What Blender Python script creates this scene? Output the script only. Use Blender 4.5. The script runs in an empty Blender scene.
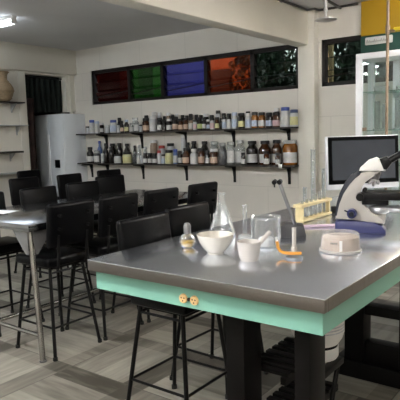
import bpy, bmesh, math, random
from mathutils import Vector, Matrix
random.seed(7)
PI = math.pi
S = bpy.context.scene
COL = S.collection

# ------------------------------------------------------------------ materials
def mat(name, col, rough=.5, metal=0.0, var=0.0, scale=8.0, bump=0.0, bscale=60.0, spec=.5, stretch=(1,1,1), coat=0):
    m = bpy.data.materials.new(name); m.use_nodes = True
    nt = m.node_tree; b = nt.nodes['Principled BSDF']
    b.inputs['Base Color'].default_value = (*col, 1); b.inputs['Roughness'].default_value = rough
    b.inputs['Metallic'].default_value = metal; b.inputs['Specular IOR Level'].default_value = spec
    b.inputs['Coat Weight'].default_value = coat
    if var or bump:
        tc = nt.nodes.new('ShaderNodeTexCoord'); mp = nt.nodes.new('ShaderNodeMapping')
        mp.inputs['Scale'].default_value = stretch
        nt.links.new(tc.outputs['Object'], mp.inputs['Vector'])
    if var:
        n = nt.nodes.new('ShaderNodeTexNoise'); n.inputs['Scale'].default_value = scale; n.inputs['Detail'].default_value = 4
        nt.links.new(mp.outputs['Vector'], n.inputs['Vector'])
        r = nt.nodes.new('ShaderNodeValToRGB')
        r.color_ramp.elements[0].position = .3; r.color_ramp.elements[1].position = .7
        r.color_ramp.elements[0].color = (*[max(0, c*(1-var)) for c in col], 1)
        r.color_ramp.elements[1].color = (*[min(1, c*(1+var)) for c in col], 1)
        nt.links.new(n.outputs['Fac'], r.inputs['Fac']); nt.links.new(r.outputs['Color'], b.inputs['Base Color'])
    if bump:
        n2 = nt.nodes.new('ShaderNodeTexNoise'); n2.inputs['Scale'].default_value = bscale
        nt.links.new(mp.outputs['Vector'], n2.inputs['Vector'])
        bp = nt.nodes.new('ShaderNodeBump'); bp.inputs['Strength'].default_value = bump; bp.inputs['Distance'].default_value = .004
        nt.links.new(n2.outputs['Fac'], bp.inputs['Height']); nt.links.new(bp.outputs['Normal'], b.inputs['Normal'])
    return m

def emit(name, col, strength):
    m = bpy.data.materials.new(name); m.use_nodes = True; nt = m.node_tree; nt.nodes.clear()
    e = nt.nodes.new('ShaderNodeEmission'); e.inputs['Color'].default_value = (*col, 1); e.inputs['Strength'].default_value = strength
    o = nt.nodes.new('ShaderNodeOutputMaterial'); nt.links.new(e.outputs[0], o.inputs['Surface']); return m

def glass(name, tint=(.965, .975, .98), refl=.06, edge=.8, rough=.03, milk=0.0, milkcol=(.9,.9,.9), rim=0.0):
    """thin glass: clear straight through, Fresnel-like shine growing towards the rim"""
    m = bpy.data.materials.new(name); m.use_nodes = True; nt = m.node_tree; nt.nodes.clear()
    t = nt.nodes.new('ShaderNodeBsdfTransparent'); t.inputs['Color'].default_value = (*tint, 1)
    g = nt.nodes.new('ShaderNodeBsdfGlossy'); g.inputs['Roughness'].default_value = rough; g.inputs['Color'].default_value = (.95,.97,.97,1)
    lw = nt.nodes.new('ShaderNodeLayerWeight'); lw.inputs['Blend'].default_value = .35
    mr = nt.nodes.new('ShaderNodeMapRange'); mr.inputs['To Min'].default_value = refl; mr.inputs['To Max'].default_value = edge
    nt.links.new(lw.outputs['Facing'], mr.inputs['Value'])
    mx = nt.nodes.new('ShaderNodeMixShader'); nt.links.new(mr.outputs[0], mx.inputs['Fac'])
    nt.links.new(t.outputs[0], mx.inputs[1]); nt.links.new(g.outputs[0], mx.inputs[2])
    out = nt.nodes.new('ShaderNodeOutputMaterial'); last = mx
    if milk:
        d = nt.nodes.new('ShaderNodeBsdfDiffuse'); d.inputs['Color'].default_value = (*milkcol, 1)
        m2 = nt.nodes.new('ShaderNodeMixShader'); m2.inputs['Fac'].default_value = milk
        nt.links.new(mx.outputs[0], m2.inputs[1]); nt.links.new(d.outputs[0], m2.inputs[2]); last = m2
    if rim:                                              # white mixed in at grazing angles, painting bright glass edges
        d = nt.nodes.new('ShaderNodeBsdfDiffuse'); d.inputs['Color'].default_value = (.9, .92, .93, 1)
        pw = nt.nodes.new('ShaderNodeMath'); pw.operation = 'POWER'; pw.inputs[1].default_value = 3.0
        nt.links.new(lw.outputs['Facing'], pw.inputs[0])
        ml = nt.nodes.new('ShaderNodeMath'); ml.operation = 'MULTIPLY'; ml.inputs[1].default_value = rim
        nt.links.new(pw.outputs[0], ml.inputs[0])
        m3 = nt.nodes.new('ShaderNodeMixShader'); nt.links.new(ml.outputs[0], m3.inputs['Fac'])
        nt.links.new(last.outputs[0], m3.inputs[1]); nt.links.new(d.outputs[0], m3.inputs[2]); last = m3
    nt.links.new(last.outputs[0], out.inputs['Surface']); return m

def wall_mat(name, col, jx, jz):
    """painted block wall with faint joints"""
    m = bpy.data.materials.new(name); m.use_nodes = True; nt = m.node_tree; b = nt.nodes['Principled BSDF']
    b.inputs['Roughness'].default_value = .55; b.inputs['Specular IOR Level'].default_value = .3
    tc = nt.nodes.new('ShaderNodeTexCoord'); sp = nt.nodes.new('ShaderNodeSeparateXYZ'); nt.links.new(tc.outputs['Object'], sp.inputs[0])
    ad = nt.nodes.new('ShaderNodeMath'); nt.links.new(sp.outputs['X'], ad.inputs[0]); nt.links.new(sp.outputs['Y'], ad.inputs[1])
    cb = nt.nodes.new('ShaderNodeCombineXYZ'); nt.links.new(ad.outputs[0], cb.inputs['X']); nt.links.new(sp.outputs['Z'], cb.inputs['Y'])
    br = nt.nodes.new('ShaderNodeTexBrick'); nt.links.new(cb.outputs[0], br.inputs['Vector'])
    br.inputs['Scale'].default_value = 1; br.inputs['Brick Width'].default_value = jx; br.inputs['Row Height'].default_value = jz
    br.inputs['Mortar Size'].default_value = .006; br.inputs['Mortar Smooth'].default_value = .6
    br.inputs['Color1'].default_value = (*col, 1); br.inputs['Color2'].default_value = (*[c*.97 for c in col], 1)
    br.inputs['Mortar'].default_value = (*[c*.86 for c in col], 1)
    n = nt.nodes.new('ShaderNodeTexNoise'); n.inputs['Scale'].default_value = 1.6; n.inputs['Detail'].default_value = 5
    nt.links.new(tc.outputs['Object'], n.inputs['Vector'])
    mr = nt.nodes.new('ShaderNodeMapRange'); mr.inputs['From Min'].default_value = .3; mr.inputs['From Max'].default_value = .7
    mr.inputs['To Min'].default_value = .93; mr.inputs['To Max'].default_value = 1.04; nt.links.new(n.outputs['Fac'], mr.inputs['Value'])
    mx = nt.nodes.new('ShaderNodeMix'); mx.data_type = 'RGBA'; mx.blend_type = 'MULTIPLY'; mx.inputs['Factor'].default_value = 1
    nt.links.new(br.outputs['Color'], mx.inputs['A']); nt.links.new(mr.outputs[0], mx.inputs['B'])
    nt.links.new(mx.outputs['Result'], b.inputs['Base Color'])
    bp = nt.nodes.new('ShaderNodeBump'); bp.inputs['Strength'].default_value = .25; bp.inputs['Distance'].default_value = .003; bp.invert = True
    nt.links.new(br.outputs['Fac'], bp.inputs['Height']); nt.links.new(bp.outputs['Normal'], b.inputs['Normal'])
    return m

def floor_mat():
    m = bpy.data.materials.new('wood_look_tile'); m.use_nodes = True; nt = m.node_tree; b = nt.nodes['Principled BSDF']
    L = nt.links.new
    def M(op, a, c=None, v=None):
        n = nt.nodes.new('ShaderNodeMath'); n.operation = op
        if hasattr(a, 'links'): L(a, n.inputs[0])
        else: n.inputs[0].default_value = a
        if c is not None:
            if hasattr(c, 'links'): L(c, n.inputs[1])
            else: n.inputs[1].default_value = c
        return n.outputs[0]
    tc = nt.nodes.new('ShaderNodeTexCoord'); sp = nt.nodes.new('ShaderNodeSeparateXYZ'); L(tc.outputs['Object'], sp.inputs[0])
    T = .60
    u = M('DIVIDE', M('ADD', sp.outputs['X'], 20*T + .31), T); v = M('DIVIDE', M('ADD', sp.outputs['Y'], 20*T + .22), T)
    iu = M('FLOOR', u); iv = M('FLOOR', v); fu = M('FRACT', u); fv = M('FRACT', v)
    par = M('MODULO', M('ADD', iu, iv), 2.0)                 # which way the planks of a tile run
    def mixf(f, a, c):
        n = nt.nodes.new('ShaderNodeMix'); n.data_type = 'FLOAT'; L(f, n.inputs['Factor']); L(a, n.inputs['A']); L(c, n.inputs['B']); return n.outputs['Result']
    across = mixf(par, fu, fv); along = mixf(par, fv, fu)
    edge = M('GREATER_THAN', across, .74)                     # the dark border strip of each tile
    edge2 = M('GREATER_THAN', along, .80)
    plank = M('FLOOR', M('MULTIPLY', across, 3.0))
    cb = nt.nodes.new('ShaderNodeCombineXYZ'); L(iu, cb.inputs[0]); L(iv, cb.inputs[1]); L(plank, cb.inputs[2])
    wn = nt.nodes.new('ShaderNodeTexWhiteNoise'); wn.noise_dimensions = '3D'; L(cb.outputs[0], wn.inputs['Vector'])
    g = nt.nodes.new('ShaderNodeCombineXYZ'); L(M('MULTIPLY', across, 12.0), g.inputs[0]); L(M('MULTIPLY', along, 1.5), g.inputs[1]); L(M('ADD', M('MULTIPLY', iu, 3.7), M('MULTIPLY', iv, 5.3)), g.inputs[2])
    n = nt.nodes.new('ShaderNodeTexNoise'); n.inputs['Scale'].default_value = 1.3; n.inputs['Detail'].default_value = 6; L(g.outputs[0], n.inputs['Vector'])
    val = M('ADD', M('MULTIPLY', wn.outputs['Value'], .30), M('MULTIPLY', n.outputs['Fac'], .68))
    val = M('SUBTRACT', val, M('MULTIPLY', edge, .30)); val = M('SUBTRACT', val, M('MULTIPLY', edge2, .16))
    r = nt.nodes.new('ShaderNodeValToRGB'); L(val, r.inputs['Fac'])
    r.color_ramp.elements[0].position = .05; r.color_ramp.elements[0].color = (.066, .058, .046, 1)
    r.color_ramp.elements[1].position = .75; r.color_ramp.elements[1].color = (.385, .36, .305, 1)
    gx = M('MINIMUM', M('MINIMUM', fu, M('SUBTRACT', 1.0, fu)), M('MINIMUM', fv, M('SUBTRACT', 1.0, fv)))
    jn = M('LESS_THAN', gx, .006)
    mx = nt.nodes.new('ShaderNodeMix'); mx.data_type = 'RGBA'; L(jn, mx.inputs['Factor']); L(r.outputs['Color'], mx.inputs['A']); mx.inputs['B'].default_value = (.1,.09,.075,1)
    L(mx.outputs['Result'], b.inputs['Base Color']); b.inputs['Roughness'].default_value = .42; b.inputs['Specular IOR Level'].default_value = .4
    return m

def steel_mat(name, col, rough, var=.08, stretch=(1, 12, 1), aniso=0.0):
    m = mat(name, col, rough, 1.0, var, 3.0, .04, 30, stretch=stretch)
    nt = m.node_tree; b = nt.nodes['Principled BSDF']
    n = nt.nodes.new('ShaderNodeTexNoise'); n.inputs['Scale'].default_value = 4; n.inputs['Detail'].default_value = 5
    tc = nt.nodes.new('ShaderNodeTexCoord'); nt.links.new(tc.outputs['Object'], n.inputs['Vector'])
    mr = nt.nodes.new('ShaderNodeMapRange'); mr.inputs['From Min'].default_value = .3; mr.inputs['From Max'].default_value = .7
    mr.inputs['To Min'].default_value = rough*.97; mr.inputs['To Max'].default_value = rough*1.04
    nt.links.new(n.outputs['Fac'], mr.inputs['Value']); nt.links.new(mr.outputs[0], b.inputs['Roughness'])
    return m

M_WALL = wall_mat('painted_block_wall', (.76, .725, .665), .8, .40)
M_WALLP = mat('painted_plaster', (.74, .71, .64), .6, var=.04, scale=1.5)
M_BEAM = mat('painted_beam', (.72, .69, .61), .55, var=.04, scale=2)
M_CEIL = mat('ceiling_paint', (.62, .62, .63), .7, var=.05, scale=1.2)
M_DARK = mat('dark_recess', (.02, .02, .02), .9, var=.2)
M_FLOOR = floor_mat()
M_FRAME = mat('dark_window_frame', (.012, .009, .008), .55, var=.25, scale=6, spec=.25)
M_STEEL = steel_mat('brushed_steel_top', (.79, .83, .91), .25, .015)
M_STEEL2 = steel_mat('old_steel_top', (.44, .46, .50), .16, .03)
M_SEDGE = steel_mat('steel_edge', (.24, .22, .21), .38)
M_TUBE = mat('steel_tube', (.42, .41, .40), .25, 1.0, var=.1)
M_GUSSET = mat('steel_plate', (.22, .22, .225), .5, .6, var=.08)
M_MINT = mat('mint_green_paint', (.23, .505, .415), .42, var=.06, scale=3)
M_BWOOD = mat('black_painted_wood', (.0035, .003, .003), .5, var=.3, scale=10, stretch=(1,1,.2), spec=.14)
M_VINYL = mat('black_vinyl', (.0025, .0026, .0034), .32, var=.2, scale=12, bump=.06, bscale=250, spec=.13)
M_BMETAL = mat('black_metal', (.0035, .0035, .004), .4, var=.2, spec=.22)
M_CHROME = mat('chrome', (.66, .66, .68), .28, .8, var=.03)
M_RUBBER = mat('black_rubber', (.008, .010, .009), .7, var=.2)
M_WHITE = mat('white_plastic', (.80, .80, .80), .4, var=.03)
M_CUP = mat('cupboard_paint', (.80, .84, .88), .45, var=.03, scale=2)
M_CABW = mat('white_cabinet_paint', (.82, .83, .86), .4, var=.02)
M_CERAM = mat('glazed_porcelain', (.56, .535, .475), .22, var=.03, coat=.3)
M_CERAM2 = mat('unglazed_porcelain', (.51, .485, .46), .5, var=.05)
M_GLASS = glass('lab_glass', milk=.01, milkcol=(.85,.88,.9), rim=.5)
M_FGLASS = glass('frosted_glass', (.85,.88,.88), .12, .6, .15, .25)
M_CABG = glass('cabinet_glass', (.93, .96, .955), .04, .4, .02)
M_SHGLASS = glass('shelf_glass', (.55, .72, .66), .12, .6, .04)
M_CLEARB = glass('bottle_glass', (.82, .85, .85), .10, .6, .06, .16, (.7,.7,.7))
M_GREYB = glass('grey_bottle_glass', (.45,.46,.48), .10, .5, .06, .2, (.35,.35,.37))
M_LIDP = glass('translucent_lid', (.95,.94,.94),  .04, .3, .12, .22, (.86,.85,.84))
M_OIL = mat('yellow_liquid', (.55, .32, .02), .15, var=.05)
M_POWDER = mat('white_powder', (.86, .86, .88), .8, var=.03)
M_BISC = mat('tan_contents', (.52, .43, .36), .7, var=.12, scale=30)
M_ORANGE = mat('orange_rubber', (.66, .29, .035), .4, var=.06)
M_PINK = mat('lilac_plastic', (.72, .56, .66), .35, var=.03)
M_BLUEM = mat('microscope_blue', (.03, .036, .13), .35, var=.06)
M_GREYM = mat('microscope_enamel', (.44, .42, .39), .38, var=.02)
M_WHITEM = mat('microscope_head_enamel', (.80, .79, .77), .35, var=.02)
M_BLKM = mat('microscope_black', (.005, .005, .006), .3, var=.1, spec=.25)
M_NAVY = mat('dark_navy_plastic', (.011, .015, .028), .35, var=.1)
M_GMETAL = mat('grey_cast_metal', (.20, .20, .205), .45, .5, var=.12)
M_RACK = mat('pale_wood', (.66, .55, .30), .55, var=.1, scale=6, stretch=(6,1,6))
M_SCREEN = mat('black_screen', (.045, .052, .066), .2, var=.05, spec=.6)
M_BEZEL = mat('black_bezel', (.003, .0035, .004), .35, var=.05, spec=.08)
M_ALU = mat('silver_shell', (.74, .75, .78), .35, .25, var=.02)
M_YELLOW = mat('yellow_paint', (.47, .28, .006), .5, var=.05, scale=2)
M_GREEN = mat('green_paint', (.018, .075, .058), .45, var=.08, scale=2)
M_COPPER = mat('aged_brass_pipe', (.30, .22, .15), .5, .3, var=.12)
M_YEL2 = mat('yellow_lever', (.85, .68, .03), .4, var=.03)
M_OUTLET = mat('yellowed_bakelite', (.78, .52, .24), .4, var=.06)
M_HOLE = mat('dark_hole', (.02, .015, .012), .8, var=.1)
M_WICK = mat('woven_cane', (.32, .235, .14), .7, var=.22, scale=40, bump=.6, bscale=90, stretch=(1,1,3))
M_CURT = mat('dark_green_cloth', (.005, .010, .0075), .9, var=.4, scale=6)
M_CURT2 = mat('red_brown_cloth', (.030, .014, .011), .9, var=.6, scale=9)
M_SHELFB = mat('dark_shelf_board', (.035, .030, .026), .6, var=.2)
M_PALE = mat('pale_shelf_board', (.42, .43, .43), .5, var=.1)
M_PAPER = mat('white_paper', (.88, .89, .93), .6, var=.02)
M_PIPE = mat('dark_conduit', (.045, .042, .042), .5, var=.1)
M_FIX = mat('white_fixture', (.8, .8, .8), .4, var=.02)
M_TUBEON = emit('lit_fluorescent_tube', (1.0, .955, .90), 17)
M_TUBEA = emit('lit_cool_diffuser', (.85, .93, 1.0), 1.1)
M_FILLB = emit('left_bay_fill_glow', (.90, .96, 1.0), 24)
M_POST = mat('bare_timber', (.62, .42, .22), .6, var=.15, scale=8, stretch=(6,6,1))
M_LEAF = mat('leaves', (.010, .032, .012), .6, var=.5, scale=5)
M_EXT = mat('pale_outside_render', (.17, .17, .165), .8, var=.12, scale=2)
M_GROUND = mat('outside_ground', (.16, .15, .13), .9, var=.2)
M_PRINT = mat('grey_print', (.20, .21, .21), .6, var=.05)
M_SIGN = mat('white_sign', (.62, .63, .62), .5, var=.05)

# ------------------------------------------------------------------ mesh helpers
class MB:
    def __init__(s): s.b = bmesh.new()
    def box(s, x0, x1, y0, y1, z0, z1, bev=0.0, M=None, seg=2):
        r = bmesh.ops.create_cube(s.b, size=1)
        vs = r['verts']
        bmesh.ops.scale(s.b, vec=(x1-x0, y1-y0, z1-z0), verts=vs)
        bmesh.ops.translate(s.b, vec=((x0+x1)/2, (y0+y1)/2, (z0+z1)/2), verts=vs)
        if bev:
            es = list({e for v in vs for e in v.link_edges})
            q = bmesh.ops.bevel(s.b, geom=es, offset=bev, segments=seg, affect='EDGES', profile=.5)
            vs = list({v for f in q['faces'] for v in f.verts} | {v for v in vs if v.is_valid})
        if M is not None: bmesh.ops.transform(s.b, matrix=M, verts=vs)
        return s
    def cyl(s, a, c, r0, r1=None, n=12, cap=True):
        a = Vector(a); c = Vector(c); r1 = r0 if r1 is None else r1
        d = c-a; q = d.to_track_quat('Z', 'Y'); ra = []; rb = []
        for i in range(n):
            t = 2*PI*i/n; o = q @ Vector((math.cos(t), math.sin(t), 0))
            ra.append(s.b.verts.new(a+o*r0)); rb.append(s.b.verts.new(c+o*r1))
        for i in range(n):
            j = (i+1) % n; s.b.faces.new((ra[i], ra[j], rb[j], rb[i]))
        if cap: s.b.faces.new(ra[::-1]); s.b.faces.new(rb)
        return s
    def lathe(s, prof, n=28, c=(0,0,0), closed=False):
        c = Vector(c); rings = []
        for r, z in prof:
            if r < 1e-6: rings.append([s.b.verts.new(c+Vector((0,0,z)))])
            else: rings.append([s.b.verts.new(c+Vector((r*math.cos(2*PI*i/n), r*math.sin(2*PI*i/n), z))) for i in range(n)])
        for A, B in zip(rings, rings[1:]):
            for i in range(n):
                j = (i+1) % n
                if len(A) == 1 and len(B) == 1: continue
                if len(A) == 1: s.b.faces.new((A[0], B[j], B[i]))
                elif len(B) == 1: s.b.faces.new((A[i], A[j], B[0]))
                else: s.b.faces.new((A[i], A[j], B[j], B[i]))
        return s
    def prism(s, pts, w0, w1, axis='y', bev=0.0, M=None):
        """outline in (u, z) pulled along the remaining axis"""
        f = (lambda u, z, w: (u, w, z)) if axis == 'y' else ((lambda u, z, w: (w, u, z)) if axis == 'x' else (lambda u, z, w: (u, z, w)))
        A = [s.b.verts.new(f(u, z, w0)) for u, z in pts]; B = [s.b.verts.new(f(u, z, w1)) for u, z in pts]
        n = len(pts); fs = []
        for i in range(n):
            j = (i+1) % n; fs.append(s.b.faces.new((A[i], A[j], B[j], B[i])))
        fs.append(s.b.faces.new(A[::-1])); fs.append(s.b.faces.new(B))
        vs = A+B
        if bev:
            es = list(set(fs[-1].edges) | set(fs[-2].edges))
            q = bmesh.ops.bevel(s.b, geom=es, offset=bev, segments=2, affect='EDGES', profile=.5)
            vs = list({v for v in vs if v.is_valid} | {v for g in q['faces'] for v in g.verts})
        if M is not None: bmesh.ops.transform(s.b, matrix=M, verts=vs)
        return s
    def tube(s, pts, r, n=8):
        P = [Vector(p) for p in pts]; rings = []
        up = Vector((0,0,1))
        for i, p in enumerate(P):
            d = (P[min(i+1, len(P)-1)] - P[max(i-1, 0)]).normalized()
            x = d.cross(up); x = x.normalized() if x.length > 1e-3 else d.cross(Vector((1,0,0))).normalized()
            y = x.cross(d)
            rings.append([s.b.verts.new(p+(x*math.cos(2*PI*k/n)+y*math.sin(2*PI*k/n))*r) for k in range(n)])
        for A, B in zip(rings, rings[1:]):
            for k in range(n):
                j = (k+1) % n; s.b.faces.new((A[k], A[j], B[j], B[k]))
        s.b.faces.new(rings[0][::-1]); s.b.faces.new(rings[-1]); return s
    def build(s, name, m, parent=None, loc=None, smooth=True, ang=40):
        bmesh.ops.recalc_face_normals(s.b, faces=s.b.faces)
        me = bpy.data.meshes.new(name)
        if smooth:
            for f in s.b.faces: f.smooth = True
            for e in s.b.edges:
                if len(e.link_faces) == 2 and e.calc_face_angle(0) > math.radians(ang): e.smooth = False
        s.b.to_mesh(me); s.b.free(); me.materials.append(m)
        o = bpy.data.objects.new(name, me); COL.objects.link(o)
        if parent: o.parent = parent
        if loc: o.location = loc
        return o

def thing(name, label, cat, loc=(0,0,0), rz=0, group=None):
    o = bpy.data.objects.new(name, None); COL.objects.link(o); o.empty_display_size = .05
    o.location = loc; o.rotation_euler = (0, 0, rz); return tag(o, label, cat, group)
def tag(o, label, cat, group=None):
    o['label'] = label; o['category'] = cat
    if group: o['group'] = group
    return o
def struct(o):
    o['kind'] = 'structure'; return o
def dup(root, loc, rz, label, group=None):
    r = root.copy(); COL.objects.link(r); r.location = loc; r.rotation_euler = (0, 0, rz); r['label'] = label
    if group: r['group'] = group
    for ch in list(root.children):
        c = ch.copy(); COL.objects.link(c); c.parent = r
        for g in list(ch.children):
            d = g.copy(); COL.objects.link(d); d.parent = c
    return r

# ------------------------------------------------------------------ camera
f_px = 552.86
R_ = Vector((0.79775602, 0.60236723, -0.02718566)); U_ = Vector((-0.04918952, 0.10994782, 0.99271943)); F_ = Vector((-0.60097066, 0.79061065, -0.11734169))
CAMZ = 1.44
cd = bpy.data.cameras.new('camera'); cam = bpy.data.objects.new('camera', cd); COL.objects.link(cam)
rot = Matrix((R_, U_, -F_)).transposed()
cam.matrix_world = Matrix.Translation((0, 0, CAMZ)) @ rot.to_4x4()
cd.sensor_width = 36; cd.lens = f_px*36/400; cd.clip_start = .05
S.camera = cam
# ------------------------------------------------------------------ the room
W = 5.732; XL = -6.71; ZC = 2.75; XR = 2.6; YF = -3.2
struct(MB().box(XL-1.2, XR+.2, YF-.2, W+.15, -.1, 0).build('floor', M_FLOOR))
struct(MB().box(XL-1.2, XR+.2, YF-.2, W+.15, ZC, ZC+.12).build('ceiling', M_CEIL))
wl = MB().box(XL-.15, XL, YF, 4.84, 0, ZC).box(XL-.15, XL, 4.84, W, 2.36, ZC).box(XL-.15, XL, 5.56, W, 1.84, 2.36)
struct(wl.build('wall_left', M_WALLP))
T = .15
WX0, WX1, WZ0, WZ1 = -6.337, -2.9245, 1.926, 2.425
VX0, VX1 = -2.645, -1.0
wb = MB().box(XL-.15, XR+.15, W, W+T, 0, WZ0).box(XL-.15, XR+.15, W, W+T, WZ1, ZC)
wb.box(XL-.15, WX0, W, W+T, WZ0, WZ1).box(WX1, VX0, W, W+T, WZ0, WZ1).box(VX1, XR+.15, W, W+T, WZ0, WZ1)
struct(wb.build('wall_back', M_WALL))
struct(MB().box(XR, XR+.15, YF, W, 0, ZC).build('wall_right', M_WALLP))
struct(MB().box(XL-.15, XR+.15, YF-.15, YF, 0, ZC).build('wall_front', M_WALLP))
# the column the cross beam lands on, the beam and the ring beam on the left wall
struct(MB().box(-2.87, -2.675, W-.11, W, 0, ZC, .008).build('wall_column', M_WALLP))
struct(MB().box(-2.92, -2.75, YF, W, 2.375, ZC, .012).build('trim_1', M_BEAM))
struct(MB().box(XL, XL+.07, YF, W, 2.39, ZC, .006).build('trim_2', M_BEAM))
# door recess behind the doorway in the left wall
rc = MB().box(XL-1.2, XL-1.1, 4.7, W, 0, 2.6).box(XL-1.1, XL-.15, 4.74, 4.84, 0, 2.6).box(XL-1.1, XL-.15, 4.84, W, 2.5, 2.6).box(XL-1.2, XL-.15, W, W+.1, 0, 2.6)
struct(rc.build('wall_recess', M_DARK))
jb = MB().box(XL-.02, XL+.012, 4.72, 4.84, 0, 2.39, .004)
struct(jb.build('trim_3', M_WALLP))
struct(MB().box(XL, XL+.014, 5.62, 5.66, 0, 2.39, .004).build('trim_4', M_WALLP))

# windows -----------------------------------------------------------
def window(name, x0, x1, mulls, cols):
    fr = MB(); y0, y1 = W+.02, W+.10; b = .035
    fr.box(x0, x1, y0, y1, WZ1-b*1.4, WZ1).box(x0, x1, y0, y1, WZ0, WZ0+b*1.2).box(x0, x0+b, y0, y1, WZ0, WZ1).box(x1-b, x1, y0, y1, WZ0, WZ1)
    for m_ in mulls: fr.box(m_-.025, m_+.025, y0, y1, WZ0, WZ1)
    root = struct(fr.build(name, M_FRAME, smooth=False))
    xs = [x0+b] + list(mulls) + [x1-b]
    for (a, c, m_) in zip(xs, xs[1:], cols):
        a2, c2 = a+.02, c-.02; g = MB(); hh = (WZ1-WZ0-b*2.6)/3; lv = MB()
        for k in range(3):                                       # tilted louvre blades
            z = WZ0+b*1.2+hh*(k+.5)
            Mx = Matrix.Translation((0, W+.06, z)) @ Matrix.Rotation(math.radians(24), 4, 'X')
            g.box(a2, c2, -.003, .003, -hh*.52, hh*.52, M=Mx)
            lv.box(a2, c2, -.006, .006, -hh*.56, -hh*.50, M=Mx)
        g.build('pane', m_, root, smooth=False)
        lv.build('louvre_rail', M_FRAME, root, smooth=False)
        ln = MB()
        ln.tube([(a2, W+.012, WZ0+.10), (c2, W+.012, WZ0+.16)], .006, 6)
        ln.build('lever_rod', M_FRAME, root)
    return root
G_RED = glass('red_pane', (.25, .04, .022), .02, .2, .25); G_GRN = glass('green_pane', (.10, .38, .075), .03, .3, .25)
G_BLU = glass('blue_pane', (.24, .25, .62), .03, .3, .25); G_ORG = glass('orange_pane', (.88, .32, .14), .03, .3, .25)
G_DGN = glass('dark_green_pane', (.50, .56, .52), .04, .3, .08)
window('window_1', WX0, WX1, [-5.58, -4.96, -4.23, -3.54], [G_RED, G_GRN, G_BLU, G_ORG, G_DGN])
window('window_2', VX0, VX1, [-1.9], [G_DGN, G_DGN])

# outside
struct(MB().box(-11, -4.55, W+2.6, W+2.7, -.1, 5).box(-4.55, -3.3, W+2.6, W+2.7, -.1, 2.42).box(-3.3, 4, W+2.6, W+2.7, -.1, 5).build('wall_outside', M_EXT))
struct(MB().box(-11, 4, W+T, W+2.6, -.12, -.02).build('ground', M_GROUND))
def shrub(cx, cy, z0, z1, rx, ry, n, label, seed):
    rnd = random.Random(seed); m = MB(); bm = m.b
    for i in range(n):
        t = rnd.random(); a = rnd.random()*2*PI; rr = math.sqrt(rnd.random())
        p = Vector((rx*rr*math.cos(a), ry*rr*math.sin(a), z0+(z1-z0)*t)); sz = .035+.035*rnd.random()
        e = Matrix.Rotation(rnd.random()*6.3, 3, 'Z') @ Matrix.Rotation(rnd.random()*3, 3, 'X')
        vs = [bm.verts.new(p+e @ Vector(q)*sz) for q in ((0,-1,0), (.55,0,.12), (0,1.2,0), (-.55,0,.12))]
        bm.faces.new(vs)
    root = thing('shrub', label, 'shrub', (cx, cy, -.02))
    m.build('foliage', M_LEAF, root, smooth=False)
    MB().tube([(0,0,0), (.02,0,z0*.6), (-.03,.02,z1*.8)], .035).build('trunk', M_BWOOD, root)
shrub(-4.0, 7.0, .8, 3.1, .62, .5, 3700, 'dark leafy shrub outside behind the dark green louvre panes', 3)
shrub(-2.85, 6.95, .8, 3.1, .42, .45, 2300, 'leafy shrub outside behind the window beside the column', 4)
shrub(-1.6, 7.0, .8, 3.1, .72, .5, 3000, 'leafy shrub outside behind the glass cabinet window', 5)
def pane_darkening_board(x0, x1, y, z0, z1, label):  # invented boards, added to block light and leave dark patches in the panes
    o = MB().box(x0, x1, y, y+.04, z0, z1).build('pane_darkening_board', M_DARK, loc=None); tag(o, label, 'board')
pane_darkening_board(-9.6, -7.35, 7.3, -.02, 3.3, 'dark board added outside to darken the left part of the red panes')
pane_darkening_board(-6.75, -6.45, 7.2, -.02, 3.3, 'dark board added outside to darken between the red and green panes')
pane_darkening_board(-5.25, -4.75, 7.1, -.02, 2.42, 'low dark board added outside to darken part of the orange pane')
tag(MB().box(-2.695, -2.645, 6.02, 6.07, -.02, 2.9, .004).build('timber_post', M_POST), 'bare timber post outside the window right of the column', 'post')
sun = bpy.data.lights.new('daylight', 'SUN'); sun.energy = .12; sun.angle = .3
so = bpy.data.objects.new('daylight', sun); COL.objects.link(so); so.rotation_euler = (math.radians(50), 0, math.radians(8))

# ------------------------------------------------------------------ painted boards, sign, pipework
tag(MB().box(-2.19, -1.0, W-.03, W-.002, 2.402, 2.748, .003).build('yellow_board', M_YELLOW), 'yellow painted board high on the wall above the green one', 'board')
tag(MB().box(-2.19, -1.0, W-.03, W-.002, 2.12, 2.400, .003).build('green_board', M_GREEN), 'dark green painted board under the yellow one behind the cabinet top', 'board')
sg = thing('wall_sign', 'small white rounded sign on the dark green board', 'sign', (-2.00, W-.032, 2.342))
MB().box(-.14, .14, -.012, 0, -.038, .038, .01).build('plate', M_SIGN, sg)
sq = MB()
for k in range(9):
    x = -.115+.024*k
    sq.tube([(x-.008, -.0145, -.016), (x+.002, -.0145, .016-.007*(k % 3)), (x+.006, -.0145, -.014), (x+.014, -.0145, -.004)], .0025, 5)
sq.build('lettering', M_PRINT, sg)
# shower: ceiling pipe, down stem, rose
sh = thing('emergency_shower', 'chrome shower head hanging from ceiling pipe beside the column', 'shower', (-2.36, 5.22, 0))
MB().lathe([(.0, 2.555), (.018, 2.555), (.02, 2.542), (.095, 2.532), (.104, 2.527), (.104, 2.520), (.09, 2.516), (0, 2.516)], 32).build('shower_rose', M_CHROME, sh)
MB().cyl((0,0,2.55), (0,0,2.751), .013).cyl((0,0,2.60), (0,0,2.63), .022).cyl((0,0,2.66), (0,0,2.70), .02).build('stem', M_CHROME, sh)
cp = MB().tube([(0,0,2.715), (-.04,.44,2.715), (-.04,.455,2.715)], .014)
cp.build('supply_pipe', M_PIPE, sh)
cd_ = MB().tube([(-2.735, -3.1, 2.733), (-2.735, 5.58, 2.733), (-2.66, 5.60, 2.733), (-2.65, 5.70, 2.733), (-2.22, 5.70, 2.733)], .012)
for y in (.5, 2, 3.5, 5.0): cd_.box(-2.751, -2.72, y, y+.03, 2.718, 2.749)
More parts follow.
